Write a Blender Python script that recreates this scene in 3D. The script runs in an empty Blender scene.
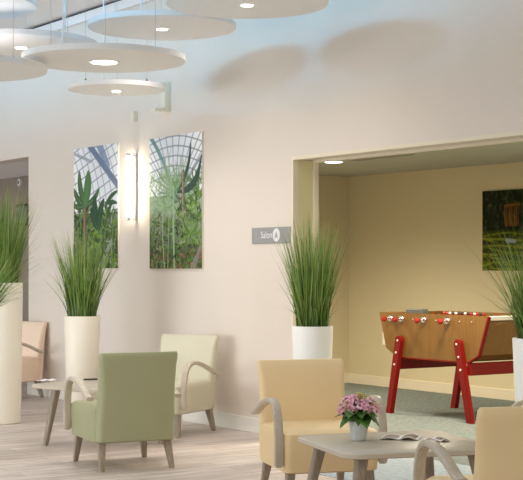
import bpy, bmesh, math, random
from mathutils import Vector, Matrix
R = math.radians
S = bpy.context.scene
COL = S.collection
rnd = random.Random(7)

# ------------------------------------------------------------------ camera
EYE = 1.3; F = 1400.0; CX = 261.5; HY = 268.5
SU, CU = 0.8243, 0.5662            # wall direction against the viewing axis
def cw(x, y):                      # metres right of / ahead of the eye -> world
    return (CU*x - SU*y, SU*x + CU*y)
def at(px, py, Y):                 # a pixel at distance Y -> world point
    u, v = cw((px-CX)/F*Y, Y)
    return Vector((u, v, EYE-(py-HY)/F*Y))
def dv(px, v):                     # distance of the plane Y=v along the column px
    return v/(SU*(px-CX)/F + CU)
def onv(px, py, v): return at(px, py, dv(px, v))
def heading(fx, fy):               # rotation that turns local +Y to a camera-frame direction
    u, v = cw(fx, fy); return math.atan2(-u, v)
cam = bpy.data.cameras.new('camera'); camo = bpy.data.objects.new('camera', cam); COL.objects.link(camo)
camo.location = (0, 0, EYE); camo.rotation_euler = (R(90), 0, math.asin(SU))
cam.sensor_width = 36; cam.lens = F/523*36; cam.shift_y = (HY-240)/523; cam.clip_end = 200
S.camera = camo

# ------------------------------------------------------------------ materials
def mat(name, col, rough=.6, metal=0, var=0, scale=8, bump=0, bscale=200, emit=None, estr=0, coat=0, stretch=None, col2=None, spec=None):
    m = bpy.data.materials.new(name); m.use_nodes = True
    nt = m.node_tree; b = nt.nodes['Principled BSDF']
    b.inputs['Base Color'].default_value = (*col, 1); b.inputs['Roughness'].default_value = rough
    b.inputs['Metallic'].default_value = metal
    if spec is not None: b.inputs['Specular IOR Level'].default_value = spec
    if coat: b.inputs['Coat Weight'].default_value = coat
    if emit: b.inputs['Emission Color'].default_value = (*emit, 1); b.inputs['Emission Strength'].default_value = estr
    tc = nt.nodes.new('ShaderNodeTexCoord')
    if var or col2:
        n = nt.nodes.new('ShaderNodeTexNoise'); n.inputs['Scale'].default_value = scale; n.inputs['Detail'].default_value = 5
        if stretch:
            mp = nt.nodes.new('ShaderNodeMapping'); mp.inputs['Scale'].default_value = stretch
            nt.links.new(tc.outputs['Object'], mp.inputs['Vector']); nt.links.new(mp.outputs['Vector'], n.inputs['Vector'])
        else: nt.links.new(tc.outputs['Object'], n.inputs['Vector'])
        r = nt.nodes.new('ShaderNodeValToRGB'); r.color_ramp.elements[0].position = .32; r.color_ramp.elements[1].position = .68
        c2 = col2 or tuple(c*(1-var) for c in col)
        r.color_ramp.elements[0].color = (*c2, 1); r.color_ramp.elements[1].color = (*col, 1)
        nt.links.new(n.outputs['Fac'], r.inputs['Fac']); nt.links.new(r.outputs['Color'], b.inputs['Base Color'])
    if bump:
        n2 = nt.nodes.new('ShaderNodeTexNoise'); n2.inputs['Scale'].default_value = bscale; n2.inputs['Detail'].default_value = 3
        nt.links.new(tc.outputs['Object'], n2.inputs['Vector'])
        bp = nt.nodes.new('ShaderNodeBump'); bp.inputs['Strength'].default_value = bump; bp.inputs['Distance'].default_value = .004
        nt.links.new(n2.outputs['Fac'], bp.inputs['Height']); nt.links.new(bp.outputs['Normal'], b.inputs['Normal'])
    return m

def plank_mat():
    m = bpy.data.materials.new('wood planks'); m.use_nodes = True
    nt = m.node_tree; b = nt.nodes['Principled BSDF']; L = nt.links.new
    tc = nt.nodes.new('ShaderNodeTexCoord')
    mp = nt.nodes.new('ShaderNodeMapping'); mp.inputs['Rotation'].default_value = (0, 0, R(90))
    L(tc.outputs['Object'], mp.inputs['Vector'])
    br = nt.nodes.new('ShaderNodeTexBrick'); br.inputs['Scale'].default_value = 1
    br.inputs['Brick Width'].default_value = 1.25; br.inputs['Row Height'].default_value = .13
    br.inputs['Mortar Size'].default_value = .0022; br.inputs['Mortar Smooth'].default_value = .3
    br.inputs['Color1'].default_value = (.63, .55, .505, 1); br.inputs['Color2'].default_value = (.78, .69, .64, 1)
    br.inputs['Mortar'].default_value = (.20, .15, .12, 1); br.offset = .37
    L(mp.outputs['Vector'], br.inputs['Vector'])
    mp2 = nt.nodes.new('ShaderNodeMapping'); mp2.inputs['Scale'].default_value = (14, 1.0, 1)
    L(tc.outputs['Object'], mp2.inputs['Vector'])
    n = nt.nodes.new('ShaderNodeTexNoise'); n.inputs['Scale'].default_value = 1.6; n.inputs['Detail'].default_value = 6; n.inputs['Roughness'].default_value = .65
    L(mp2.outputs['Vector'], n.inputs['Vector'])
    r = nt.nodes.new('ShaderNodeValToRGB'); r.color_ramp.elements[0].position = .3; r.color_ramp.elements[1].position = .7
    r.color_ramp.elements[0].color = (.58, .555, .545, 1); r.color_ramp.elements[1].color = (1.12, 1.12, 1.12, 1)
    L(n.outputs['Fac'], r.inputs['Fac'])
    mx = nt.nodes.new('ShaderNodeMix'); mx.data_type = 'RGBA'; mx.blend_type = 'MULTIPLY'; mx.inputs[0].default_value = 1
    L(br.outputs['Color'], mx.inputs[6]); L(r.outputs['Color'], mx.inputs[7]); L(mx.outputs[2], b.inputs['Base Color'])
    b.inputs['Roughness'].default_value = .42
    return m

def attr_mat(name, rough=.5, spec=.3):
    m = bpy.data.materials.new(name); m.use_nodes = True
    nt = m.node_tree; b = nt.nodes['Principled BSDF']
    a = nt.nodes.new('ShaderNodeVertexColor'); a.layer_name = 'print'
    nt.links.new(a.outputs['Color'], b.inputs['Base Color']); b.inputs['Roughness'].default_value = rough
    b.inputs['Specular IOR Level'].default_value = spec
    return m

M = {}
M['wall'] = mat('painted plaster', (.80, .715, .635), .75, var=.03, scale=1.5, bump=.08, bscale=300)
M['salonwall'] = mat('salon paint', (.70, .615, .42), .8, var=.03, scale=1.5)
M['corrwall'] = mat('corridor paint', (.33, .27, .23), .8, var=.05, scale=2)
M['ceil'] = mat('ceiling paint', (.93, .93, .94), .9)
M['roof'] = mat('darkened high ceiling', (.30, .28, .25), .9)  # unseen high ceiling, darkened to cut its blue bounce
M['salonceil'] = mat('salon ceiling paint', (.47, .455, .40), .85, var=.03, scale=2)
M['planks'] = plank_mat()
M['carpet'] = mat('grey blue carpet', (.25, .29, .28), .95, scale=26, col2=(.14, .17, .16), bump=.5, bscale=160)
M['carpethall'] = mat('pale blue grey carpet', (.46, .53, .57), .95, scale=26, col2=(.33, .385, .42), bump=.5, bscale=160)
M['trim'] = mat('cream trim', (.82, .74, .58), .5)
M['skirt'] = mat('pale skirting', (.80, .77, .70), .5)
M['white'] = mat('white panel', (.93, .935, .95), .7)
M['dark'] = mat('gap shade', (.07, .08, .10), .8)
M['jamb'] = mat('jamb paint', (.77, .72, .43), .6)
M['cream'] = mat('cream leatherette', (.91, .70, .40), .5, var=.04, scale=5, bump=.12, bscale=260)
M['green'] = mat('sage green leatherette', (.40, .41, .24), .5, var=.04, scale=5, bump=.12, bscale=260)
M['lime'] = mat('pale green cream leatherette', (.67, .635, .49), .5, var=.04, scale=5, bump=.12, bscale=260)
M['peach'] = mat('peach leatherette', (.95, .73, .57), .5, var=.04, scale=5, bump=.12, bscale=260)
M['armwood'] = mat('grey limed wood', (.60, .53, .43), .4, scale=9, col2=(.50, .43, .34), stretch=(6, 6, 1))
M['legwood'] = mat('grey brown wood', (.40, .335, .26), .45, scale=9, col2=(.28, .225, .17), stretch=(8, 8, 1))
M['top'] = mat('pale oak laminate', (.56, .50, .41), .35, scale=7, col2=(.48, .43, .345), stretch=(1, 9, 1))
M['topedge'] = mat('pale edge band', (.62, .545, .44), .5)
M['planter'] = mat('ivory planter', (.88, .82, .70), .45)
M['planterw'] = mat('white planter', (.92, .92, .89), .45)
M['soil'] = mat('soil', (.06, .045, .03), .95, var=.4, scale=40)
M['chrome'] = mat('chrome', (.72, .72, .72), .18, metal=1)
M['zinc'] = mat('galvanised zinc', (.74, .79, .80), .38, metal=.55, var=.15, scale=30)
M['tube'] = mat('lit tube', (1, .95, .85), .4, emit=(1, .87, .66), estr=46)
M['led'] = mat('lit lamp', (1, .97, .92), .4, emit=(1, .93, .8), estr=9)
M['ledsalon'] = mat('lit salon lamp', (1, .97, .92), .4, emit=(1, .97, .92), estr=8)
M['wire'] = mat('steel wire', (.55, .56, .57), .4, metal=.6)
M['signgrey'] = mat('sign grey', (.34, .33, .33), .5)
M['signwhite'] = mat('sign white', (.85, .85, .86), .5)
M['signfaint'] = mat('sign faint grey', (.45, .44, .45), .5)
M['tablewood'] = mat('honey beech veneer', (.245, .122, .027), .4, scale=5, col2=(.205, .097, .02), stretch=(9, 9, 1))
M['red'] = mat('red lacquer', (.225, .005, .004), .42, spec=.3)
M['redknob'] = mat('red knob', (.38, .02, .014), .3)
M['railwhite'] = mat('ivory rail', (.80, .77, .66), .4)
M['pitch'] = mat('green pitch', (.10, .28, .12), .6)
M['greymetal'] = mat('grey metal', (.16, .17, .16), .45, metal=.5)
M['black'] = mat('black plastic', (.02, .02, .02), .5)
M['leaf'] = mat('glossy leaf', (.10, .24, .035), .4, scale=18, col2=(.045, .13, .02))
M['pink'] = mat('pink petals', (.85, .34, .50), .6, scale=45, col2=(.92, .66, .76))
M['bud'] = mat('yellow green buds', (.55, .55, .12), .6)
M['paper'] = mat('white paper', (.85, .83, .80), .7)
M['paperbrown'] = mat('brown printed paper', (.17, .11, .06), .6, scale=22, col2=(.45, .36, .29))
M['sensor'] = mat('cream plastic', (.82, .78, .64), .5)
M['print'] = attr_mat('photo print', .5, .08)
M['edge'] = mat('print edge', (.74, .70, .62), .6)

def grass_mat():
    m = bpy.data.materials.new('grass blades'); m.use_nodes = True
    nt = m.node_tree; b = nt.nodes['Principled BSDF']; L = nt.links.new
    a = nt.nodes.new('ShaderNodeVertexColor'); a.layer_name = 'print'
    L(a.outputs['Color'], b.inputs['Base Color']); b.inputs['Roughness'].default_value = .45
    return m
M['grass'] = grass_mat()

# ------------------------------------------------------------------ helpers
def obj(name, bm, m, parent=None, smooth=False, loc=None):
    me = bpy.data.meshes.new(name)
    bmesh.ops.recalc_face_normals(bm, faces=bm.faces) if name not in ('foliage', 'print') else None
    bm.to_mesh(me); bm.free()
    for mm in (m if isinstance(m, (list, tuple)) else [m]): me.materials.append(mm)
    if smooth:
        for p in me.polygons: p.use_smooth = True
        try: me.set_sharp_from_angle(angle=R(38))
        except Exception: pass
    o = bpy.data.objects.new(name, me); COL.objects.link(o)
    if parent: o.parent = parent
    if loc is not None: o.location = loc
    return o
def tag(o, label=None, cat=None, group=None, kind=None):
    if label: o['label'] = label
    if cat: o['category'] = cat
    if group: o['group'] = group
    if kind: o['kind'] = kind
    return o
def thing(name, label, cat, loc=(0,0,0), rz=0, group=None):
    o = bpy.data.objects.new(name, None); COL.objects.link(o); o.empty_display_size = .1
    o.location = loc; o.rotation_euler = (0, 0, rz)
    return tag(o, label, cat, group)
def struct(name, bm, m):
    return tag(obj(name, bm, m), kind='structure')
def bx(bm, x0, x1, y0, y1, z0, z1, bev=0, seg=2, mi=0):
    r = bmesh.ops.create_cube(bm, size=1)
    vs = r['verts']
    for v in vs:
        v.co = Vector(((x0+x1)/2+v.co.x*(x1-x0), (y0+y1)/2+v.co.y*(y1-y0), (z0+z1)/2+v.co.z*(z1-z0)))
    fs = {f for v in vs for f in v.link_faces}
    for f in fs: f.material_index = mi
    if bev:
        es = list({e for v in vs for e in v.link_edges})
        bmesh.ops.bevel(bm, geom=es, offset=bev, segments=seg, affect='EDGES', profile=.5)
    return bm
def box(*a, **k): return bx(bmesh.new(), *a, **k)
def lathe(bm, prof, seg=32, c=(0,0,0), axis='z'):
    rings = []
    for r, z in prof:
        ring = []
        for i in range(seg):
            t = 2*math.pi*i/seg
            p = (r*math.cos(t), r*math.sin(t), z)
            if axis == 'y': p = (p[0], p[2], p[1])
            if axis == 'x': p = (p[2], p[0], p[1])
            ring.append(bm.verts.new((c[0]+p[0], c[1]+p[1], c[2]+p[2])))
        rings.append(ring)
    for a, b in zip(rings, rings[1:]):
        for i in range(seg):
            j = (i+1) % seg
            bm.faces.new((a[i], a[j], b[j], b[i]))
    bm.faces.new(rings[0][::-1]); bm.faces.new(rings[-1])
    return bm
def loft(bm, secs, cap=True):
    rings = [[bm.verts.new(p) for p in s] for s in secs]
    n = len(rings[0])
    for a, b in zip(rings, rings[1:]):
        for i in range(n):
            j = (i+1) % n; bm.faces.new((a[i], a[j], b[j], b[i]))
    if cap: bm.faces.new(rings[0][::-1]); bm.faces.new(rings[-1])
    return bm
def tube(bm, pts, r, seg=6):
    pts = [Vector(p) for p in pts]; secs = []
    for i, p in enumerate(pts):
        d = (pts[min(i+1, len(pts)-1)]-pts[max(i-1, 0)]).normalized()
        up = Vector((0, 0, 1)) if abs(d.z) < .9 else Vector((1, 0, 0))
        a = d.cross(up).normalized(); b = d.cross(a).normalized()
        rr = r[i] if isinstance(r, (list, tuple)) else r
        secs.append([p+a*math.cos(2*math.pi*k/seg)*rr+b*math.sin(2*math.pi*k/seg)*rr for k in range(seg)])
    return loft(bm, secs)
def spline(pts, n=6):
    out = []; P = [Vector(p) for p in pts]
    for i in range(len(P)-1):
        p0 = P[max(i-1, 0)]; p1 = P[i]; p2 = P[i+1]; p3 = P[min(i+2, len(P)-1)]
        for k in range(n):
            t = k/n
            out.append(.5*((2*p1)+(p2-p0)*t+(2*p0-5*p1+4*p2-p3)*t*t+(3*p1-p0-3*p2+p3)*t**3))
    out.append(P[-1]); return out
def rsq(w, d, r, n=6):              # rounded rectangle outline
    pts = []
    for cx, cy, a0 in ((w/2-r, d/2-r, 0), (-w/2+r, d/2-r, 90), (-w/2+r, -d/2+r, 180), (w/2-r, -d/2+r, 270)):
        for k in range(n+1):
            a = R(a0+90*k/n); pts.append((cx+r*math.cos(a), cy+r*math.sin(a)))
    return pts
def dup(root, loc, rz, label, group=None, mats=None):
    r = root.copy(); COL.objects.link(r); r.location = loc; r.rotation_euler = (0, 0, rz); r['label'] = label
    if group: r['group'] = group
    for ch in list(root.children):
        c = ch.copy(); COL.objects.link(c); c.parent = r
        if mats and ch.data and ch.data.materials[0].name in mats:
            c.data = ch.data.copy(); c.data.materials[0] = mats[ch.data.materials[0].name]
        for g in ch.children:
            d = g.copy(); COL.objects.link(d); d.parent = c
    return r

# ------------------------------------------------------------------ the setting
WV = 6.23                            # face of the long wall
UJ = onv(294.2, 0, WV).x             # left jamb of the salon opening
UC = onv(28.5, 0, WV).x              # right edge of the corridor opening
ZL = 2.13; ZC = 2.46; TOP = 3.78; UR = -4.9
SB = 9.82; SL = onv(349, 0, SB).x; SH = 2.34
bm = bmesh.new()
bx(bm, -19, UC, WV, WV+.2, ZC, TOP)
bx(bm, UC, UJ, WV, WV+.2, 0, TOP)
bx(bm, UJ, UR, WV, WV+.2, ZL, TOP)
bx(bm, UR, -1, WV, WV+.2, 0, TOP)
struct('wall_back', bm, M['wall'])
struct('floor', box(-20, 6, -7, 5.3, -.1, 0), M['planks'])
bm = bmesh.new(); bx(bm, -20, -7.6, 5.3, 12, -.1, 0)
o = struct('floor', bm, M['planks'])
struct('floor', box(-7.6, 6, 5.3, WV+.1, -.1, .004), M['carpethall'])
struct('floor', box(SL-.1, UR+.2, WV+.1, SB+.1, -.1, .004), M['carpet'])
struct('ceiling', box(-19, -1, 5.15, WV+.2, TOP, TOP+.12), M['ceil'])
struct('ceiling', box(-19, 1, 1.2, 5.15, 5.6, 5.72), M['roof'])
struct('wall_front', box(-19, -1, 5.10, 5.15, TOP, 5.72), M['ceil'])
# cornice and gap shade where the wall meets the ceiling
struct('trim_1', box(-19, -1, WV-.012, WV, TOP-.03, TOP), M['dark'])  # solid strip, the gap's shade put into its colour
struct('trim_2', box(-19, -1, WV-.045, WV, TOP-.11, TOP-.03), M['white'])
struct('baseboard_back', box(UC, UJ-.02, WV-.015, WV, 0, .12, bev=.004, seg=1), M['skirt'])
# salon
struct('wall_far', box(SL-.1, UR+.2, SB, SB+.1, 0, SH+.1), M['salonwall'])
struct('wall_left', box(SL-.1, SL, WV+.2, SB, 0, SH+.1), M['salonwall'])
struct('wall_right', box(UR+.1, UR+.2, WV+.2, SB, 0, SH+.1), M['salonwall'])
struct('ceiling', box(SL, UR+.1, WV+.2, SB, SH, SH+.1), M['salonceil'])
struct('baseboard_far', box(SL, UR+.1, SB-.015, SB, 0, .11, bev=.004, seg=1), M['trim'])
struct('baseboard_left', box(SL, SL+.015, WV+.2, SB-.015, 0, .11, bev=.004, seg=1), M['trim'])
# frame round the salon opening
bm = bmesh.new()
bx(bm, UJ-.02, UJ+.006, WV-.014, WV+.03, 0, ZL+.02)
bx(bm, UJ+.006, UR, WV-.014, WV+.03, ZL-.006, ZL+.02)
struct('trim_3', bm, M['trim'])
struct('trim_4', box(UJ, UJ+.006, WV+.03, WV+.17, 0, ZL-.006), M['jamb'])
bm = bmesh.new(); bx(bm, UJ, UJ+.035, WV+.17, WV+.205, 0, ZL); bx(bm, UJ+.035, UR, WV+.17, WV+.205, ZL-.02, ZL)
struct('trim_5', bm, M['trim'])
# corridor seen through the opening at the left
CB = 7.75
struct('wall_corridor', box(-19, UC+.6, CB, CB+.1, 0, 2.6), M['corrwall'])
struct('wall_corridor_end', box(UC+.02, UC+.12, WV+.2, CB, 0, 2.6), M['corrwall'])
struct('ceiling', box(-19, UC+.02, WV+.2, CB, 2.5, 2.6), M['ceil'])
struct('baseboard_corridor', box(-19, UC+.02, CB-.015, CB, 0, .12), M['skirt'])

# ------------------------------------------------------------------ armchairs
def make_chair(mfab, label):
    t = thing('armchair', label, 'armchair', group='leatherette armchairs with bentwood arms')
    # seat: upholstered box with a crowned top
    bm = bmesh.new(); secs = []
    for z, w, d0, d1, r in ((.175, .50, -.22, .265, .03), (.185, .54, -.245, .29, .04), (.25, .552, -.25, .297, .045), (.36, .56, -.25, .305, .05),
                         (.392, .552, -.25, .30, .05), (.408, .52, -.24, .28, .06), (.416, .42, -.20, .2, .08)):
        secs.append([(x, y+(d0+d1)/2, z) for x, y in rsq(w, d1-d0, r, 5)])
    loft(bm, secs); obj('seat', bm, mfab, t, True)
    # backrest: slightly flared panel, concave front
    bm = bmesh.new(); secs = []
    for z, yc, th, w in ((.18, -.262, .05, .50), (.19, -.262, .075, .525), (.30, -.265, .09, .53), (.42, -.272, .10, .522), (.55, -.288, .092, .516),
                         (.66, -.306, .078, .522), (.71, -.32, .068, .530), (.737, -.328, .055, .528), (.75, -.332, .03, .515)):
        ring = []
        for x, y in rsq(w, th, th*.42, 5):
            ring.append((x, y+yc-.018*(1-(2*x/w)**2), z+.012*(2*x/w)**2*(z > .6)))
        secs.append(ring)
    loft(bm, secs); obj('backrest', bm, mfab, t, True)
    # arms
    path = spline([(.262, .215), (.27, .33), (.26, .43), (.232, .515), (.175, .560), (.10, .568), (0, .550), (-.12, .508), (-.20, .474), (-.255, .464)], 5)
    for s in (-1, 1):
        bm = bmesh.new(); secs = []
        for i, p in enumerate(path):
            d = (path[min(i+1, len(path)-1)]-path[max(i-1, 0)]).normalized()
            n = Vector((-d.y, d.x)); k = i/(len(path)-1); w = .05-.006*k; h = .031-.006*k
            if i == 0: w *= .7; h *= .7
            ring = []
            for a, b in rsq(w, h, .007, 2): ring.append((s*(.301)+a*s, p.x+n.x*b, p.y+n.y*b))
            secs.append(ring)
        loft(bm, secs); obj('arm', bm, M['armwood'], t, True)
    # legs
    for sx in (-1, 1):
        for (x0, y0, x1, y1) in ((.225, .235, .245, .262), (.222, -.235, .238, -.30)):
            bm = bmesh.new(); secs = []
            for z, k, h in ((.20, 0, .026), (.19, .05, .026), (.004, .98, .0155), (0, 1, .0145)):
                cx = sx*(x0+(x1-x0)*k); cy = y0+(y1-y0)*k
                secs.append([(cx+a, cy+b, z) for a, b in rsq(2*h, 2*h, h*.25, 2)])
            loft(bm, secs); obj('leg', bm, M['legwood'], t, True)
    return t
def cpos(x, y): u, v = cw(x, y); return (u, v, 0)
ch0 = make_chair(M['cream'], 'cream armchair facing the square coffee table, before the planter by the salon opening')
ch0.location = cpos(.315, 7.97); ch0.rotation_euler.z = heading(.26, -.965)
dup(ch0, cpos(1.025, 5.80), heading(-.22, .975), 'cream armchair nearest the viewer, cut off by the right edge, seen from behind')
dup(ch0, cpos(-.925, 9.31), heading(-.41, .912), 'sage green armchair seen from behind at the left coffee table', mats={'cream leatherette': M['green']})
dup(ch0, cpos(-.735, 11.08), heading(-.47, -.883), 'pale green-cream armchair against the wall behind the sage green armchair', mats={'cream leatherette': M['lime']})
dup(ch0, cpos(-2.58, 14.0), heading(-.62, -.785), 'peach armchair half hidden behind the tall planter at the left edge', mats={'cream leatherette': M['peach']})

dup(ch0, cpos(1.605, 7.45), heading(-1, .05), 'armchair mostly beyond the right edge, only its arm tip showing before the white planter')

# ------------------------------------------------------------------ coffee tables
def make_table(label, kt, kf):
    t = thing('coffee_table', label, 'coffee table', group='square coffee tables')
    bm = bmesh.new()
    o1 = rsq(.8, .8, .1, 8); o2 = rsq(.79, .79, .098, 8)
    loft(bm, [[(x, y, .424) for x, y in o2], [(x, y, .428) for x, y in o1], [(x, y, .446) for x, y in o1], [(x, y, .45) for x, y in o2]])
    for f in bm.faces:
        c = f.calc_center_median()
        f.material_index = 0 if c.z > .447 else 1
    obj('tabletop', bm, [M['top'], M['topedge']], t, True)
    for sx in (-1, 1):
        for sy in (-1, 1):
            bm = bmesh.new(); secs = []
            for z, k, h in ((.424, 0, .029), (.41, .03, .029), (.01, .98, .0175), (0, 1, .016)):
                c = kt+(kf-kt)*k
                secs.append([(sx*c+a, sy*c+b, z) for a, b in rsq(2*h, 2*h, h*.5, 3)])
            loft(bm, secs); obj('leg', bm, M['legwood'], t, True)
    return t
tb = make_table('square pale wood coffee table holding the pink flowers in front of the cream armchair', .285, .362)
tb.location = cpos(.657, 6.88); tb.rotation_euler.z = heading(-.287, .958)
tb2 = make_table('pale wood coffee table beside the sage green armchair, at the left', .245, .30)
tb2.location = cpos(-1.165, 10.33); tb2.rotation_euler.z = heading(.64, .77)

# ------------------------------------------------------------------ planters with tall grass
def make_grass(bm, rbase, height, n, spread, droop, seed, lean=(0, 0)):
    q = random.Random(seed); lay = bm.loops.layers.color.new('print')
    for i in range(n):
        a = q.uniform(0, 2*math.pi); rr = rbase*math.sqrt(q.random()); 
        k = rr/rbase
        out = Vector((math.cos(a), math.sin(a), 0))
        a2 = a+q.uniform(-.7, .7); dirn = Vector((math.cos(a2), math.sin(a2), 0))+Vector((lean[0], lean[1], 0))
        H = height*(q.uniform(.45, 1.0) if q.random() < .6 else q.uniform(.75, 1.08))*(1-.14*k)
        reach = spread*(.15+.85*k)*q.uniform(.3, 1.15); dr = 0
        if q.random() < droop: reach *= 1.7; dr = H*q.uniform(.15, .5); H *= .8
        base = out*rr; reach = min(reach, spread*1.3)
        w = q.uniform(.0026, .0056); g = q.random()
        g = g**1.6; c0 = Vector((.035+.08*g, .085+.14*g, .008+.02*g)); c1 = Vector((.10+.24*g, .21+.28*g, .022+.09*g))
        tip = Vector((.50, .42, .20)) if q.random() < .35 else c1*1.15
        side = Vector((-dirn.y, dirn.x, 0)).normalized()
        tw = q.uniform(-1, 1); side = (side*math.cos(tw)+dirn.normalized()*math.sin(tw)).normalized()
        prev = None; NS = 7
        for s in range(NS+1):
            t = s/NS
            p = base+dirn*reach*(t**1.7)+Vector((0, 0, H*t-dr*t**3))
            ww = w*(1-.93*t**1.6)
            l = bm.verts.new(p-side*ww); r2 = bm.verts.new(p+side*ww)
            if prev:
                f = bm.faces.new((prev[0], prev[1], r2, l))
                for lp in f.loops:
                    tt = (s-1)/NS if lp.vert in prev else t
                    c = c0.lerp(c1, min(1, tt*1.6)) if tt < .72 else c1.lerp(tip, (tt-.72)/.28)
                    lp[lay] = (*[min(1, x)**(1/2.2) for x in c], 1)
            prev = (l, r2)
    return bm
def planter(label, x, y, h, rt, rb, m, gh, n, spread, droop, seed, lean=(0, 0)):
    t = thing('grass_planter', label, 'planter', cpos(x, y), heading(0, 1), group='tall tapered planters of ornamental grass')
    obj('planter_pot', lathe(bmesh.new(), [(rb*.96, 0), (rb, .006), (rt, h-.006), (rt-.003, h), (rt-.016, h), (rt-.018, h-.05), (.02, h-.05)], 40), m, t, True)
    obj('soil', lathe(bmesh.new(), [(rt-.02, h-.05), (rt-.019, h-.03), (.01, h-.022)], 24), M['soil'], t)
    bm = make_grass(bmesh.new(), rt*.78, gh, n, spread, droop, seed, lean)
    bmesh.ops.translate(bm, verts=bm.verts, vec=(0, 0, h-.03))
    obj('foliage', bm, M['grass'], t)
    return t
def pl(px, Y): return ((px-CX)/F*Y, Y)
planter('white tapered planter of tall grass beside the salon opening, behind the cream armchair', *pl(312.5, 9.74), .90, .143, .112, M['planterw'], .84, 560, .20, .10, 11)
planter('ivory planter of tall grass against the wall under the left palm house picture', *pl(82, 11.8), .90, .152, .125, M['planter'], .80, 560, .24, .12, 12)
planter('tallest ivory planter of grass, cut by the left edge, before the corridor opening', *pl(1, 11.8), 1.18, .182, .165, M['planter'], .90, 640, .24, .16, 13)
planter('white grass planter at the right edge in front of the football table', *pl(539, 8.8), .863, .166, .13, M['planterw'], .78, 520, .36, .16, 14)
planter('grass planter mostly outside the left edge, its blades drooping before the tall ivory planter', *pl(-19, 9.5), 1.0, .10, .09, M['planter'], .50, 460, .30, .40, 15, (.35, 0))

# ------------------------------------------------------------------ hanging discs
def disc(px, py, Y, D, lampr, label, cable=None, roof=5.6):
    c = at(px, py, Y); r = D/2
    t = thing('ceiling_disc', label, 'ceiling panel', c, heading(0, 1), group='round white hanging ceiling panels')
    obj('panel', lathe(bmesh.new(), [(r-.004, 0), (r, .004), (r, .036), (r-.004, .04)], 72), M['white'], t, True)
    lamp = obj('downlight', lathe(bmesh.new(), [(lampr*1.18, -.006), (lampr*1.25, 0), (lampr*1.25, .002)], 32), M['white'], t, True)
    obj('lens', lathe(bmesh.new(), [(lampr, -.010), (lampr*1.03, -.005), (lampr*1.03, -.004)], 32), M['led'], lamp)
    DISCS.append(c)
    for k in range(3):
        a = R(95+120*k); x, y = .72*r*math.cos(a), .72*r*math.sin(a)
        wv = c.y+(SU*x+CU*y); top = (TOP if wv > 5.1 else roof)-c.z
        w = obj('suspension_wire', tube(bmesh.new(), [(x, y, .05), (x, y, top)], .0016, 5), M['wire'], t)
        obj('wire_fitting', lathe(bmesh.new(), [(.008, .038), (.008, .065), (.003, .075)], 10, (x, y, 0)), M['greymetal'], w)
    if cable:
        x, y = cable; wv = c.y+(SU*x+CU*y); top = (TOP if wv > 5.1 else roof)-c.z
        pts = spline([(x*.35, y*.35, .045), (x*.7, y*.8, .06), (x, y, .16), (x+.01, y, .4), (x, y, top)], 6)
        obj('power_cable', tube(bmesh.new(), pts, .006, 6), M['white'], t)
DK = 1.1/1.2; DISCS = []
disc(104, 61.5, 10.3*DK, 1.1, .085, 'round white hanging panel with the large bright lamp, upper left centre', (-.30, .1))
disc(162, 28.5, 11.35*DK, 1.1, .04, 'round white hanging panel just above and right of the one with the large lamp', (-.17, .2))
disc(116.5, 90.5, 11.05, .762, .035, 'smallest round white hanging panel, lowest, beneath the one with the large lamp', (-.12, .1))
disc(247, 4.5, 10.3*DK, 1.1, .04, 'rightmost round white hanging panel, cut by the top edge', (-.3, .2))
disc(21, 47, 11.0*DK, 1.1, .04, 'round white hanging panel under the ceiling edge, second from the left top', (.30, .05))
disc(-36, 71, 10.2*DK, 1.1, .04, 'lowest round white hanging panel cut by the left edge', None)
disc(-46, 6, 10.3*DK, 1.1, .04, 'round hanging panel at the top left corner, mostly out of view', None)

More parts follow.
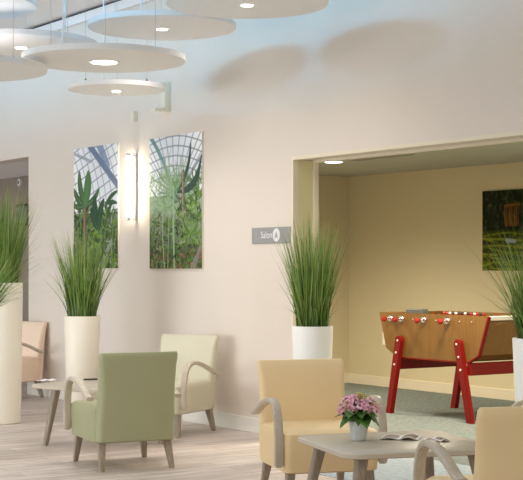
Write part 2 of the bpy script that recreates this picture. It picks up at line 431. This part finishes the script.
# ------------------------------------------------------------------ pictures
def grade(c):
    l = .3*c[0]+.6*c[1]+.1*c[2]
    c = [l+(v-l)*1.3 for v in c]
    return [max(0, min(1, 1.12*max(0, v)**1.12))**(1/2.2) for v in c]
class Canvas:                        # a little painter for the printed photographs
    def __init__(self, nx, asp, seed):
        self.nx = nx; self.ny = int(nx*asp); self.q = random.Random(seed)
        self.p = [[(0, 0, 0)]*nx for _ in range(self.ny)]
    def fill(self, fn):
        for j in range(self.ny):
            for i in range(self.nx): self.p[j][i] = fn((i+.5)/self.nx, (j+.5)/self.nx)
    def put(self, i, j, c, k=1):
        if 0 <= i < self.nx and 0 <= j < self.ny: self.p[j][i] = mixc(self.p[j][i], c, k)
    def stroke(self, pts, w0, w1, c, k=1, belly=False):      # widths in picture widths
        n = self.nx; P = [Vector((x*n, y*n)) for x, y in pts]
        L = sum((b-a).length for a, b in zip(P, P[1:])); seen = {}
        d = 0
        for a, b in zip(P, P[1:]):
            m = max(1, int((b-a).length*1.6))
            for s in range(m+1):
                t = (d+(b-a).length*s/m)/max(L, 1e-6)
                w = (w0*math.sin(math.pi*min(1, .06+.94*t))**.7 if belly else w0+(w1-w0)*t)*n
                p = a.lerp(b, s/m); r = int(w)+1
                for jj in range(int(p.y)-r, int(p.y)+r+1):
                    for ii in range(int(p.x)-r, int(p.x)+r+1):
                        h = math.hypot(ii+.5-p.x, jj+.5-p.y)
                        cov = max(0, min(1, w-h+.5))
                        if cov > seen.get((ii, jj), 0): seen[(ii, jj)] = cov
            d += (b-a).length
        for (ii, jj), cov in seen.items(): self.put(ii, jj, c, cov*k)
    def curve(self, x0, y0, x1, y1, bend, n=8):
        out = []
        for s in range(n+1):
            t = s/n; out.append((x0+(x1-x0)*t-bend*(y1-y0)*math.sin(math.pi*t), y0+(y1-y0)*t+bend*(x1-x0)*math.sin(math.pi*t)))
        return out
    def bush(self, n, x0, x1, y0, y1, cols, lmin, lmax, w):
        q = self.q
        for _ in range(n):
            x, y = q.uniform(x0, x1), y0+(y1-y0)*q.random(); L = q.uniform(lmin, lmax); a = q.uniform(.1, math.pi-.1) if q.random() < .7 else q.uniform(-.6, math.pi+.6)
            c = mixc(q.choice(cols), q.choice(cols), q.random()*.5)
            self.stroke(self.curve(x, y, x+L*math.cos(a), y+L*math.sin(a), q.uniform(-.25, .25), 4), w*q.uniform(.5, 1.2), 0, c, q.uniform(.6, 1), True)
    def palm(self, x, y, n, L, c0, c1, w, a0=-.3, a1=3.44):
        q = self.q
        for k in range(n):
            a = a0+(a1-a0)*(k+.5)/n+q.uniform(-.12, .12); l = L*q.uniform(.7, 1.1)
            self.stroke(self.curve(x, y, x+l*math.cos(a), y+l*math.sin(a)*1.05, q.uniform(.05, .22)*(1 if math.cos(a) < 0 else -1), 8), w, 0, mixc(c0, c1, q.random()), .9, True)
def mixc(a, b, k): return tuple(x+(y-x)*k for x, y in zip(a, b))
DKG, MDG, LTG, GRY = (.016, .034, .014), (.065, .125, .035), (.22, .34, .10), (.36, .40, .29)
def sky(x, y): return mixc((.72, .74, .78), (.95, .95, .96), .5+.5*math.sin(3*x+2*y))
def art_a(nx, asp):
    c = Canvas(nx, asp, 3); c.fill(lambda x, y: sky(x, y) if y > .7 else mixc((.05, .07, .045), (.25, .29, .22), max(0, (y-.35)*2.4)))
    for k in range(9): c.stroke([(-.1, .62+.14*k), (1.1, 1.05+.14*k)], .008, .008, (.22, .24, .29), .8)
    for k in range(13): c.stroke(c.curve(-.25+.13*k, 1.65, .15+.13*k, .6, .06), .007, .007, (.25, .27, .32), .75)
    c.stroke([(.30, 1.62), (1.05, .98)], .045, .045, (.20, .24, .33)); c.stroke([(.55, 1.62), (.78, 1.28)], .07, .05, (.22, .27, .38), .8)
    c.stroke([(-.1, 1.52), (.4, 1.36)], .02, .02, (.28, .31, .38), .7)
    c.bush(170, 0, 1, .30, .74, (DKG, MDG, LTG, (.13, .19, .10)), .08, .2, .024)
    c.bush(420, 0, 1, -.05, .55, (DKG, DKG, MDG, LTG, GRY), .04, .13, .013)
    for x in (.62, .70, .86, .93): c.stroke(c.curve(x, 0, x+.05, .55, .04), .008, .006, (.30, .31, .24), .7)
    c.stroke([(.25, -.02), (.26, .82)], .032, .038, (.20, .14, .105)); c.stroke([(.245, -.02), (.25, .8)], .012, .01, (.36, .29, .22), .8)
    for x1, y1, w, b, g in ((.0, 1.04, .05, .12, 0), (.60, 1.02, .045, -.12, 0), (-.05, .84, .04, .1, 0), (.13, 1.27, .055, .08, 0), (.34, 1.25, .085, -.05, 1)):
        pts = c.curve(.26, .80, x1, y1, b); c.stroke(pts, w, 0, (.085, .15, .08) if not g else (.12, .21, .11), 1, True); c.stroke(pts, .006, .003, (.24, .32, .20), .8)
    for x0, y0, x1, y1, w in ((.55, .5, .50, .93, .065), (.58, .48, .70, .88, .06), (.56, .5, .40, .78, .05), (.76, .6, .90, .84, .03), (.72, .78, 1.02, .96, .03), (.74, .8, 1.0, .80, .03)):
        pts = c.curve(x0, y0, x1, y1, .08); c.stroke(pts, w, 0, (.05, .095, .06), 1, True); c.stroke(pts, .005, .002, (.18, .25, .17), .7)
    c.stroke([(.62, 0), (.86, .34)], .06, .03, (.40, .40, .44), .55)
    c.bush(60, .3, 1, -.05, .2, (DKG, MDG, LTG), .06, .14, .014)
    return c
def art_b(nx, asp):
    c = Canvas(nx, asp, 8); c.fill(lambda x, y: sky(x+.3, y) if y > .85 else mixc((.10, .10, .07), (.36, .42, .33), max(0, min(1, (y-.15)*1.6))))
    for k in range(8): c.stroke(c.curve(-.1, 1.0+.11*k, 1.1, .92+.12*k, .10), .008, .008, (.20, .23, .27), .8)
    for k in range(14): c.stroke(c.curve(.47, .72, -.45+.15*k, 1.65, .04*(k-7)/7), .004, .009, (.22, .26, .29), .8)
    c.stroke(c.curve(.02, 1.56, .42, .95, .06), .03, .02, (.16, .27, .28), .9); c.stroke(c.curve(1.02, 1.3, .6, .8, -.05), .015, .01, (.22, .25, .28), .8)
    c.bush(120, 0, .55, .60, 1.05, ((.30, .40, .28), (.38, .47, .36), (.20, .30, .19)), .10, .24, .012)
    c.bush(130, .5, 1, .50, 1.0, (DKG, MDG, (.13, .2, .1), LTG), .08, .2, .016)
    c.palm(.50, .92, 34, .46, (.13, .22, .12), (.34, .44, .30), .008)
    c.palm(.30, .72, 12, .25, (.20, .30, .17), (.36, .46, .32), .010)
    for x1, y1, b, w in ((.80, 1.47, -.10, .026), (1.0, 1.30, -.20, .032), (.98, 1.16, -.22, .022)):
        c.stroke(c.curve(.55, .88, x1, y1, b), w, 0, (.055, .095, .075), 1, True)
    c.stroke(c.curve(.70, .30, .66, 1.12, .03), .026, .02, (.22, .17, .135)); c.stroke(c.curve(.69, .30, .65, 1.1, .03), .008, .008, (.42, .37, .31), .8)
    for k in range(9): c.stroke([(.68+.04*(k % 2), .40+.075*k), (.62+.12*(k % 2), .44+.075*k)], .009, .003, (.10, .12, .07))
    c.bush(480, 0, 1, -.04, .60, (DKG, DKG, MDG, LTG, (.16, .26, .10), GRY), .04, .13, .011)
    c.palm(.78, .40, 12, .24, MDG, (.25, .36, .16), .015)
    c.stroke(c.curve(.49, 0, .47, .95, .01), .017, .013, (.33, .45, .30)); c.stroke(c.curve(.30, 0, .27, .72, .03), .010, .007, (.36, .45, .33)); c.stroke([(.36, 0), (.38, .6)], .008, .006, (.30, .40, .27))
    c.bush(70, 0, 1, -.03, .2, ((.34, .15, .10), (.40, .28, .20), DKG, MDG), .03, .08, .014)
    c.stroke([(.84, .02), (.98, .25)], .05, .02, (.30, .27, .25), .7)
    return c
def art_c(nx, asp):
    c = Canvas(nx, asp, 21); c.fill(lambda x, y: (.012, .017, .009) if y > .5 else (.035, .05, .014))
    c.bush(260, 0, 1, .5, 1.02, ((.008, .012, .006), (.03, .045, .018), (.075, .09, .04), (.015, .025, .012)), .04, .13, .018)
    for k in range(9): c.stroke(c.curve(.47+.03*k, .56, .45+.035*k, .80+.02*(k % 3), .03), .012, .006, mixc((.30, .15, .06), (.14, .075, .035), (k % 3)/2), .85)
    c.stroke([(.46, .80), (.74, .82)], .02, .012, (.20, .11, .05), .8)
    for k in range(26):
        y = .02+.018*k; c.stroke(c.curve(-.05, y+.06*math.sin(k), 1.05, y-.05+.05*math.cos(k*1.7), .06*math.sin(k*2.1)), .012, .016, ((.30, .31, .09), (.04, .06, .015), (.17, .21, .05), (.03, .04, .012))[k % 4], .85)
    c.bush(120, 0, 1, -.02, .46, ((.21, .22, .06), (.03, .045, .012), (.09, .12, .03)), .04, .12, .012)
    c.stroke([(.50, .37), (.66, .36)], .03, .02, (.36, .40, .46), .85)
    return c
def picture(name, label, x0, x1, z0, z1, vface, art, nx, asp):
    t = thing(name, label, 'picture', ((x0+x1)/2, vface, z0), 0)
    w = x1-x0; h = z1-z0
    obj('panel', box(-w/2, w/2, -.016, 0, 0, h), M['edge'], t)
    bm = bmesh.new(); lay = bm.loops.layers.color.new('print')
    cv = art(nx, asp); ny = cv.ny; V = [[bm.verts.new((-w/2+w*i/nx, -.0175, h*j/ny)) for i in range(nx+1)] for j in range(ny+1)]
    for j in range(ny):
        for i in range(nx):
            f = bm.faces.new((V[j][i], V[j][i+1], V[j+1][i+1], V[j+1][i]))
            for lp in f.loops: lp[lay] = (*grade(cv.p[j][i]), 1)
    obj('print', bm, M['print'], t)
PV = WV-.0175
a = onv(73.8, 268, PV); b = onv(117.7, 268, PV)
picture('wall_picture', 'tall palm house photo with broad leaves, left of the lit wall lamp', a.x, b.x, onv(96, 268.2, WV).z, onv(96, 146.4, WV).z, WV, art_a, 110, 1.55)
a = onv(149.5, 268, PV); b = onv(201.9, 268, PV)
picture('wall_picture', 'tall palm house photo with tall stems, right of the lit wall lamp', a.x, b.x, onv(176, 268.6, WV).z, onv(176, 135.5, WV).z, WV, art_b, 110, 1.55)
a = onv(482.3, 231, SB-.0175); b = onv(533, 231, SB-.0175)
picture('wall_picture', 'dark garden photo on the salon wall above the football table', a.x, b.x, onv(482.5, 270.5, SB).z, onv(482.5, 191.5, SB).z, SB, art_c, 90, 1.0)

# ------------------------------------------------------------------ wall fittings
a = onv(135.3, 187, WV); zt = onv(133, 153, WV-.05).z; zb = onv(133, 220.5, WV-.05).z
t = thing('wall_lamp', 'lit vertical tube wall lamp between the two palm house pictures', 'wall lamp', (a.x, WV, zb))
H = zt-zb
obj('back_plate', box(.0, .034, -.03, 0, 0, H, bev=.004, seg=1), M['chrome'], t)
obj('tube', lathe(bmesh.new(), [(.012, .02), (.018, .03), (.019, .04), (.019, H-.035), (.018, H-.025), (.012, H-.018)], 20, (-.012, -.065, 0)), M['tube'], t, True)
for z0, z1 in ((0, .035), (H-.03, H)):
    obj('end_cap', lathe(bmesh.new(), [(.018, z0), (.025, z0+.004), (.025, z1-.004), (.018, z1)], 20, (-.012, -.065, 0)), M['chrome'], t, True)

a = onv(251.5, 228, WV-.012); b = onv(291.5, 243, WV-.012); zb = onv(271, 243.2, WV).z; zt = onv(271, 227.3, WV).z
t = thing('door_sign', 'grey sign with a white oval symbol on the wall beside the salon opening', 'sign', ((a.x+b.x)/2, WV, zb))
w = b.x-a.x; h = zt-zb
obj('plate', box(-w/2, w/2, -.012, 0, 0, h, bev=.003, seg=1), M['signgrey'], t)
cu = bpy.data.curves.new('sign_text', 'FONT'); cu.body = 'Salon'; cu.size = h*.62; cu.extrude = .0008; cu.align_x = 'LEFT'
to = bpy.data.objects.new('sign_text', cu); COL.objects.link(to)
bpy.context.view_layer.update()
me = bpy.data.meshes.new_from_object(to.evaluated_get(bpy.context.evaluated_depsgraph_get()))
bpy.data.objects.remove(to)
xs = [v.co.x for v in me.vertices]; sx = (w*.275)/(max(xs)-min(xs))
for v in me.vertices: v.co = Vector((-w/2+w*.245+(v.co.x-min(xs))*sx, -.0135-v.co.z, h*.32+v.co.y))
me.materials.append(M['signwhite']); o = bpy.data.objects.new('lettering', me); COL.objects.link(o); o.parent = t
bm = bmesh.new(); n = 28; ex = -w/2+w*.632; ring = []
for k in range(n): ring.append((ex+w*.088*math.cos(2*math.pi*k/n), h*.5+h*.42*math.sin(2*math.pi*k/n)))
loft(bm, [[(x, -.0125, z) for x, z in ring], [(x, -.0145, z) for x, z in ring]]); em = obj('emblem', bm, M['signwhite'], t)
bm = bmesh.new(); ring = [(ex, h*.74), (ex+w*.028, h*.52), (ex+w*.04, h*.30), (ex, h*.36), (ex-w*.04, h*.30), (ex-w*.028, h*.52)]
loft(bm, [[(x, -.0145, z) for x, z in ring], [(x, -.0153, z) for x, z in ring]]); obj('symbol', bm, M['signfaint'], em)
bm = bmesh.new()
for x0, x1, z0, z1 in ((.11, .125, .28, .66), (.125, .175, .62, .66), (.19, .205, .28, .5), (.14, .19, .28, .32)):
    bx(bm, -w/2+w*x0, -w/2+w*x1, -.0135, -.012, h*z0, h*z1)
obj('faint_mark', bm, M['signfaint'], t)

c = onv(136, 116.5, WV)
tag(obj('motion_sensor', box(-.028, .028, -.045, .004, -.045, .045, bev=.01, seg=2), M['sensor'], loc=c), 'small cream box on the wall below the smallest hanging panel', 'sensor')
c = onv(168, 98, WV)
t = thing('emergency_light', 'cream bracket-shaped fitting high on the wall right of the smallest hanging panel', 'wall fitting', (c.x, WV, c.z))
obj('body', box(-.035, .045, -.06, .004, -.125, .13, bev=.012, seg=2), M['sensor'], t, True)
obj('foot', box(-.035, .045, -.155, -.06, -.125, -.10, bev=.006, seg=2), M['sensor'], t, True)
obj('head', box(-.03, .04, -.12, -.06, .085, .13, bev=.01, seg=2), M['white'], t, True)

c = onv(20.8, 182.5, CB)
t = thing('wall_speaker', 'small round white fitting high on the dark corridor wall', 'wall fitting', (c.x, CB, c.z))
obj('rim', lathe(bmesh.new(), [(.05, 0), (.05, -.03), (.044, -.036), (.03, -.036)], 24, axis='y'), M['white'], t, True)
obj('grille', lathe(bmesh.new(), [(.026, -.036), (.026, -.04)], 20, axis='y'), M['greymetal'], t)
c = onv(24, 214, CB)
t = thing('corridor_picture', 'dark framed panel on the corridor wall behind the grass at the left', 'picture', (c.x, CB, c.z-.45))
obj('frame', box(-.17, .17, -.03, 0, .30, .58, bev=.006, seg=1), M['black'], t)
obj('panel', box(-.14, .14, -.034, -.03, .33, .55), M['greymetal'], t)

# ceiling downlight and vent of the salon
def onz(px, py, z):
    Y = F*(z-EYE)/(HY-py); return at(px, py, Y)
c = onz(333.5, 161.2, SH)
t = thing('ceiling_downlight', 'bright round downlight in the salon ceiling above the opening corner', 'ceiling light', (c.x, c.y, SH))
obj('rim', lathe(bmesh.new(), [(.10, 0), (.10, -.006), (.09, -.01), (.085, -.01)], 32), M['white'], t, True)
obj('lens', lathe(bmesh.new(), [(.084, -.006), (.084, -.0115)], 32), M['ledsalon'], t)
c = onz(381, 157.3, SH)
t = thing('ceiling_vent', 'long narrow dark slot in the salon ceiling right of the downlight', 'vent', (c.x, c.y, SH), 0)
obj('frame', box(-.42, .42, -.045, .045, -.008, 0), M['salonceil'], t)
obj('slot', box(-.40, .40, -.02, .02, -.0095, -.008), M['greymetal'], t)

# ------------------------------------------------------------------ football table
t = thing('football_table', 'honey wood football table on splayed red legs in the salon', 'football table', (-9.165, 8.45, 0))
def sidepanel(y0, y1):
    pr = [(-.715, .90), (-.705, .905), (.675, .905), (.695, .90), (.58, .575), (.46, .51), (-.47, .51), (-.62, .585)]
    bm = bmesh.new(); loft(bm, [[(x, y0, z) for x, z in pr], [(x, y1, z) for x, z in pr]]); return bm
pr = [(.695, .90), (.58, .575), (.46, .51), (-.47, .51)]
for y0, y1, e in ((-.365, -.335, -1), (.335, .365, 1)):
    p = obj('side_panel', sidepanel(y0, y1), M['tablewood'], t)
    bm = bmesh.new(); yy = -.367 if e < 0 else .333
    cc = pr
    for i in range(len(pr)-1):
        (x0, z0), (x1, z1) = cc[i], cc[i+1]
        L = math.hypot(x1-x0, z1-z0); ang = math.atan2(z1-z0, x1-x0)
        b2 = box(0, L, 0, .034, -.004, .008)
        bmesh.ops.rotate(b2, verts=b2.verts, cent=(0, 0, 0), matrix=Matrix.Rotation(-ang, 3, 'Y'))
        bmesh.ops.translate(b2, verts=b2.verts, vec=(x0, yy, z0))
        tmp = bpy.data.meshes.new('tmp'); b2.to_mesh(tmp); b2.free(); bm.from_mesh(tmp); bpy.data.meshes.remove(tmp)
    obj('edge_band', bm, M['red'], p)
for s, xt, xb in ((-1, -.70, -.61), (1, .68, .575)):
    bm = bmesh.new()
    loft(bm, [[(xt, y, .87), (xt-s*.025, y, .87), (xb-s*.025, y, .575), (xb, y, .575)] for y in (-.335, .335)])
    obj('end_panel', bm, M['tablewood'], t)
    rl = box(min(xt-s*.05, xt+s*.02), max(xt-s*.05, xt+s*.02), -.335, .335, .868, .903, bev=.005, seg=2)
    obj('end_rail', rl, M['railwhite'] if s > 0 else M['tablewood'], t)
bm = bmesh.new()
loft(bm, [[(-.60, y, .585), (-.465, y, .515), (.455, y, .515), (.565, y, .58), (.565, y, .60), (.45, y, .535), (-.46, y, .535), (-.60, y, .605)] for y in (-.335, .335)])
obj('bottom_panel', bm, M['tablewood'], t)
obj('playing_field', box(-.62, .62, -.335, .335, .755, .765), M['pitch'], t)
obj('ball_tray', box(-.72, -.655, -.33, -.18, .60, .72, bev=.008, seg=1), M['railwhite'], t)
# legs with bolts
for sx in (-1, 1):
    for sy in (-1, 1):
        y0, y1 = (-.41, -.365) if sy < 0 else (.365, .41)
        top = Vector((-.405 if sx < 0 else .365, 0, .66)); foot = Vector((-.54 if sx < 0 else .515, 0, 0)); w = .042
        bm = bmesh.new()
        d = (top-foot).normalized(); n = Vector((d.z, 0, -d.x))
        out = [foot-n*w*.85, foot+n*w*.85]
        for k in range(9):
            a = math.pi*k/8; out.append(top+n*w*math.cos(a)+d*w*math.sin(a))
        out[0].z = 0; out[1].z = 0
        loft(bm, [[(p.x, y0, p.z) for p in out], [(p.x, y1, p.z) for p in out]])
        es = [e for e in bm.edges if abs(e.verts[0].co.y-e.verts[1].co.y) < 1e-6]
        bmesh.ops.bevel(bm, geom=es, offset=.005, segments=2, affect='EDGES')
        lg = obj('leg', bm, M['red'], t)
        for dd in (.0, .11, .22):
            c = top-d*dd; ya = y0-.004 if sy < 0 else y1+.004
            obj('bolt', lathe(bmesh.new(), [(.0095, -.004), (.0095, .002), (.004, .004)] if sy > 0 else [(.0095, .004), (.0095, -.002), (.004, -.004)], 12, (c.x, ya, c.z), 'y'), M['railwhite'], lg)
for sx in (-1, 1):
    obj('stretcher', box(sx*.462-.022, sx*.462+.022, -.365, .365, .40, .505, bev=.004, seg=1), M['red'], t)
# rods, bearings, grips
for k in range(8):
    x = -.545+.15*k; near = k in (0, 1, 3, 5); s = -1 if near else 1
    ends = sorted((s*.44, -s*.37))
    rod = obj('rod', lathe(bmesh.new(), [(.008, ends[0]), (.008, ends[1])], 10, (x, 0, .852), 'y'), M['chrome'], t, True)
    if near:
        obj('bearing', lathe(bmesh.new(), [(.034, -.367), (.034, -.378), (.027, -.390), (.012, -.394)], 20, (x, 0, .852), 'y'), M['chrome'], rod, True)
    g = [(.010, s*.425), (.017, s*.430), (.024, s*.442), (.025, s*.455), (.02, s*.468), (.008, s*.475)]
    obj('grip', lathe(bmesh.new(), g, 16, (x, 0, .848), 'y'), M['redknob'], rod, True)
    npl = (1, 3, 3, 4, 4, 3, 3, 1)[k]
    for j in range(npl):
        yy = 0 if npl == 1 else -.2+.4*j/(npl-1)
        obj('player', lathe(bmesh.new(), [(.008, .785), (.013, .79), (.011, .82), (.018, .85), (.016, .87), (.006, .878), (.011, .884), (.011, .896), (.004, .902)], 10, (x, yy, 0)), M['redknob'] if k in (0, 1, 3, 5) else M['black'], rod, True)
# counters on the rim
obj('score_box', box(-.35, -.14, -.362, -.28, .903, .943, bev=.004, seg=1), M['greymetal'], t)
sr = obj('score_rail', box(.10, .66, -.358, -.342, .903, .909), M['red'], t)
for k in range(14):
    x = .14+.038*k
    obj('score_bead', lathe(bmesh.new(), [(.006, -.011), (.011, -.006), (.011, .006), (.006, .011)], 12, (x, -.35, .919), 'x'), (M['redknob'], M['railwhite'], M['black'])[(0, 0, 1, 2, 1, 2, 2, 1, 2, 0, 1, 0, 2, 0)[k]], sr, True)

# ------------------------------------------------------------------ flowers on the table
ZT = .4505
def ontop(px, py):
    Y = F*(EYE-ZT)/(py-HY); p = at(px, py, Y); return p
c = ontop(358.8, 440.3)
t = thing('flower_pot', 'pink flowering plant in a small zinc pot on the square coffee table', 'potted flower', (c.x, c.y, ZT), heading(0, 1))
t.scale = (1.07, 1.07, 1.07)
pot = obj('pot', lathe(bmesh.new(), [(.033, 0), (.036, .003), (.0455, .082), (.048, .083), (.0485, .088), (.0475, .091), (.0445, .090), (.043, .075), (.01, .075)], 32), M['zinc'], t, True)
obj('soil', lathe(bmesh.new(), [(.043, .07), (.042, .078), (.01, .08)], 20), M['soil'], t)
bm = bmesh.new(); q = random.Random(5)
def leaf(bm, base, az, L, W, rise, drop):
    d = Vector((math.cos(az), math.sin(az), 0)); s = Vector((-d.y, d.x, 0)); prev = None; N = 7
    for k in range(N+1):
        tt = k/N; p = Vector(base)+d*L*tt+Vector((0, 0, rise*math.sin(tt*2.0)-drop*tt*tt))
        w = W*max(.02, math.sin(math.pi*(.07+.93*tt)))**.8
        row = [bm.verts.new(p-s*w+Vector((0, 0, w*.25))), bm.verts.new(p), bm.verts.new(p+s*w+Vector((0, 0, w*.25)))]
        if prev:
            bm.faces.new((prev[0], prev[1], row[1], row[0])); bm.faces.new((prev[1], prev[2], row[2], row[1]))
        prev = row
for k in range(16):
    leaf(bm, (.012*math.cos(k), .012*math.sin(k), .125+.03*q.random()), k*2.1, q.uniform(.045, .075), q.uniform(.022, .03), q.uniform(.01, .035), q.uniform(-.01, .03))
for k in range(22):
    leaf(bm, (0, 0, .085+.03*q.random()), k*2.4+q.uniform(-.3, .3), q.uniform(.07, .115), q.uniform(.027, .04), q.uniform(.01, .05), q.uniform(.0, .055))
o = obj('leaves', bm, M['leaf'], t, True)
sm = o.modifiers.new('thickness', 'SOLIDIFY'); sm.thickness = .0012
bm = bmesh.new()
for k in range(12):
    a = k*2.4; r = .012+.05*(k/11)
    tube(bm, [(0.01*math.cos(a), .01*math.sin(a), .08), (r*.6*math.cos(a), r*.6*math.sin(a), .14), (r*1.1*math.cos(a), r*1.1*math.sin(a), .185)], .002, 5)
obj('stems', bm, M['leaf'], t)
def blossom(c, r, q):
    bm = bmesh.new(); c = Vector(c)
    for k in range(17):
        th = q.uniform(0, 2*math.pi); ph = math.acos(q.uniform(-.35, 1)); n = Vector((math.sin(ph)*math.cos(th), math.sin(ph)*math.sin(th), math.cos(ph)))
        p = c+n*r; a = n.orthogonal().normalized(); b = n.cross(a)
        for j in range(4):
            aa = j*math.pi/2+th; dd = a*math.cos(aa)+b*math.sin(aa); e = n.cross(dd)
            P = [p, p+dd*.004+e*.0032+n*.001, p+dd*.0095+n*.002, p+dd*.004-e*.0032+n*.001]
            top = [bm.verts.new(x) for x in P]; bot = [bm.verts.new(x-n*.0015) for x in P]
            bm.faces.new(top); bm.faces.new(bot[::-1])
            for i in range(4): bm.faces.new((top[i], bot[i], bot[(i+1) % 4], top[(i+1) % 4]))
    return bm
spots = [(x*.97, y, z-.012) for x, y, z in [(-.078, -.02, .165), (-.052, -.05, .185), (-.02, -.055, .19), (.015, -.06, .185), (.05, -.05, .18), (.078, -.02, .165), (-.045, .0, .20), (-.005, -.01, .208), (.035, .0, .20),
         (.062, .03, .18), (-.065, .035, .185), (0, .045, .20), (.06, -.055, .155), (-.085, -.015, .145), (.085, .0, .145), (-.03, -.03, .205), (.03, -.065, .17), (-.04, -.065, .165), (.0, -.07, .165)]]
for s in spots: obj('blossom', blossom(s, q.uniform(.017, .023), q), M['pink'], t)
for cx, cy, cz in ((-.02, -.02, .198), (.008, -.03, .206), (.028, 0, .20), (-.075, -.03, .172), (.07, -.04, .17)):
    bm = bmesh.new()
    for k in range(5):
        x, y, z = cx+q.uniform(-.016, .016), cy+q.uniform(-.016, .016), cz+q.uniform(-.004, .016)
        b2 = bmesh.ops.create_icosphere(bm, subdivisions=1, radius=q.uniform(.004, .0062)); bmesh.ops.translate(bm, verts=b2['verts'], vec=(x, y, z))
        tube(bm, [(cx*.7, cy*.7, cz-.04), (x, y, z)], .0014, 4)
    obj('bud_sprig', bm, M['bud'], t)

# ------------------------------------------------------------------ papers on the tables
def leaflet(px, py, rz, w, d, label, curl=.02, dark=True):
    c = ontop(px, py)
    t = thing('leaflet', label, 'leaflet', (c.x, c.y, ZT), rz)
    for s in (-1, 1):
        bm = bmesh.new(); secs = []
        for k in range(9):
            x = s*w*k/8; z = .001+curl*math.sin(math.pi*k/8)**1.3*(1 if s > 0 else .55)
            secs.append([(x, -d/2, z), (x, d/2, z), (x, d/2, z+.0035), (x, -d/2, z+.0035)])
        loft(bm, secs)
        pg = obj('page', bm, M['paper'], t)
        if dark:
            bm = bmesh.new(); secs = []
            for k in range(1, 8):
                x = s*w*k/8; z = .0047+curl*math.sin(math.pi*k/8)**1.3*(1 if s > 0 else .55)
                secs.append([(x, -d/2+.01, z), (x, d/2-.03, z), (x, d/2-.03, z+.0004), (x, -d/2+.01, z+.0004)])
            loft(bm, secs); obj('printed_area', bm, M['paperbrown'], pg)
    return t
leaflet(401, 438.3, heading(.25, .97), .095, .16, 'open leaflet with brown print lying on the square coffee table right of the flower pot', .014)
leaflet(436, 440.8, heading(-.3, .95), .05, .11, 'smaller leaflet near the far right edge of the square coffee table', .012)
leaflet(46, 380.8, heading(.2, 1), .06, .12, 'pale leaflet on the left coffee table', .008, False)
c = ontop(91, 380)
t = thing('pen', 'dark pen lying on the left coffee table beside the sage green armchair', 'pen', (c.x, c.y, ZT), heading(1, .3))
obj('barrel', lathe(bmesh.new(), [(.003, -.06), (.006, -.05), (.006, .045), (.003, .05)], 12, (0, 0, .006), 'y'), M['black'], t, True)
obj('clip', box(-.0012, .0012, .01, .045, .011, .0135), M['chrome'], t)

# ------------------------------------------------------------------ light
def light(name, kind, loc, energy, color, **k):
    l = bpy.data.lights.new(name, kind); l.energy = energy; l.color = color
    for a, b in k.items(): setattr(l, a, b)
    o = bpy.data.objects.new(name, l); COL.objects.link(o); o.location = loc; return o
def aim(o, d): o.rotation_euler = Vector(d).to_track_quat('-Z', 'Y').to_euler()
# added cool spots, no fixture: blue upper wall and disc shadows
up = light('added_cool_spot', 'SPOT', (-8.55, 1.9, 4.1), 520, (.10, .50, .86), spot_size=R(164), spot_blend=.12, shadow_soft_size=.4); aim(up, (-.07, math.cos(R(62.5)), math.sin(R(62.5))))
up = light('added_cool_spot', 'SPOT', (-13.6, 2.4, 3.9), 220, (.10, .50, .86), spot_size=R(92), spot_blend=.5, shadow_soft_size=.4); aim(up, (0, math.cos(R(24)), math.sin(R(24))))  # also added, for more blue on the left of the wall
# added area light at the viewer's left, brightens the lower wall
low_fill = light('added_low_fill', 'AREA', (-12.5, -3.5, 1.1), 58, (.90, .96, 1), shape='RECTANGLE', size=9, size_y=2, spread=R(60)); aim(low_fill, (.04, 1, -.06))
W = bpy.data.worlds.new('world'); S.world = W; W.use_nodes = True
bg = W.node_tree.nodes['Background']; bg.inputs['Color'].default_value = (1, .97, .91, 1); bg.inputs['Strength'].default_value = .74
# the lamps in the hanging panels, plus added fill spots out of view
for c in DISCS+[Vector((-6.4, 4.3, 3.0)), Vector((-5.2, 2.6, 3.0)), Vector((-8.0, 2.2, 3.0)), Vector((-10.5, 1.8, 3.0))]:
    s = light('panel_or_fill_spot', 'SPOT', (c.x, c.y, c.z-.02), 33, (1, .93, .86), spot_size=R(150), spot_blend=.7, shadow_soft_size=.2); aim(s, (0, 0, -1))
# lamps of the salon
for px, v, e in ((-10.9, 7.6, 40), (-8.4, 7.6, 40), (-6.4, 8.2, 30)):
    s = light('salon_spot', 'SPOT', (px, v, SH-.27), e*5.6, (1, .88, .68), spot_size=R(165), spot_blend=.8, shadow_soft_size=.24); aim(s, (0, 0, -1))

S.view_settings.view_transform = 'Standard'; S.view_settings.look = 'None'; S.view_settings.gamma = 1
S.view_settings.exposure = 0.0; S.view_settings.use_curve_mapping = False
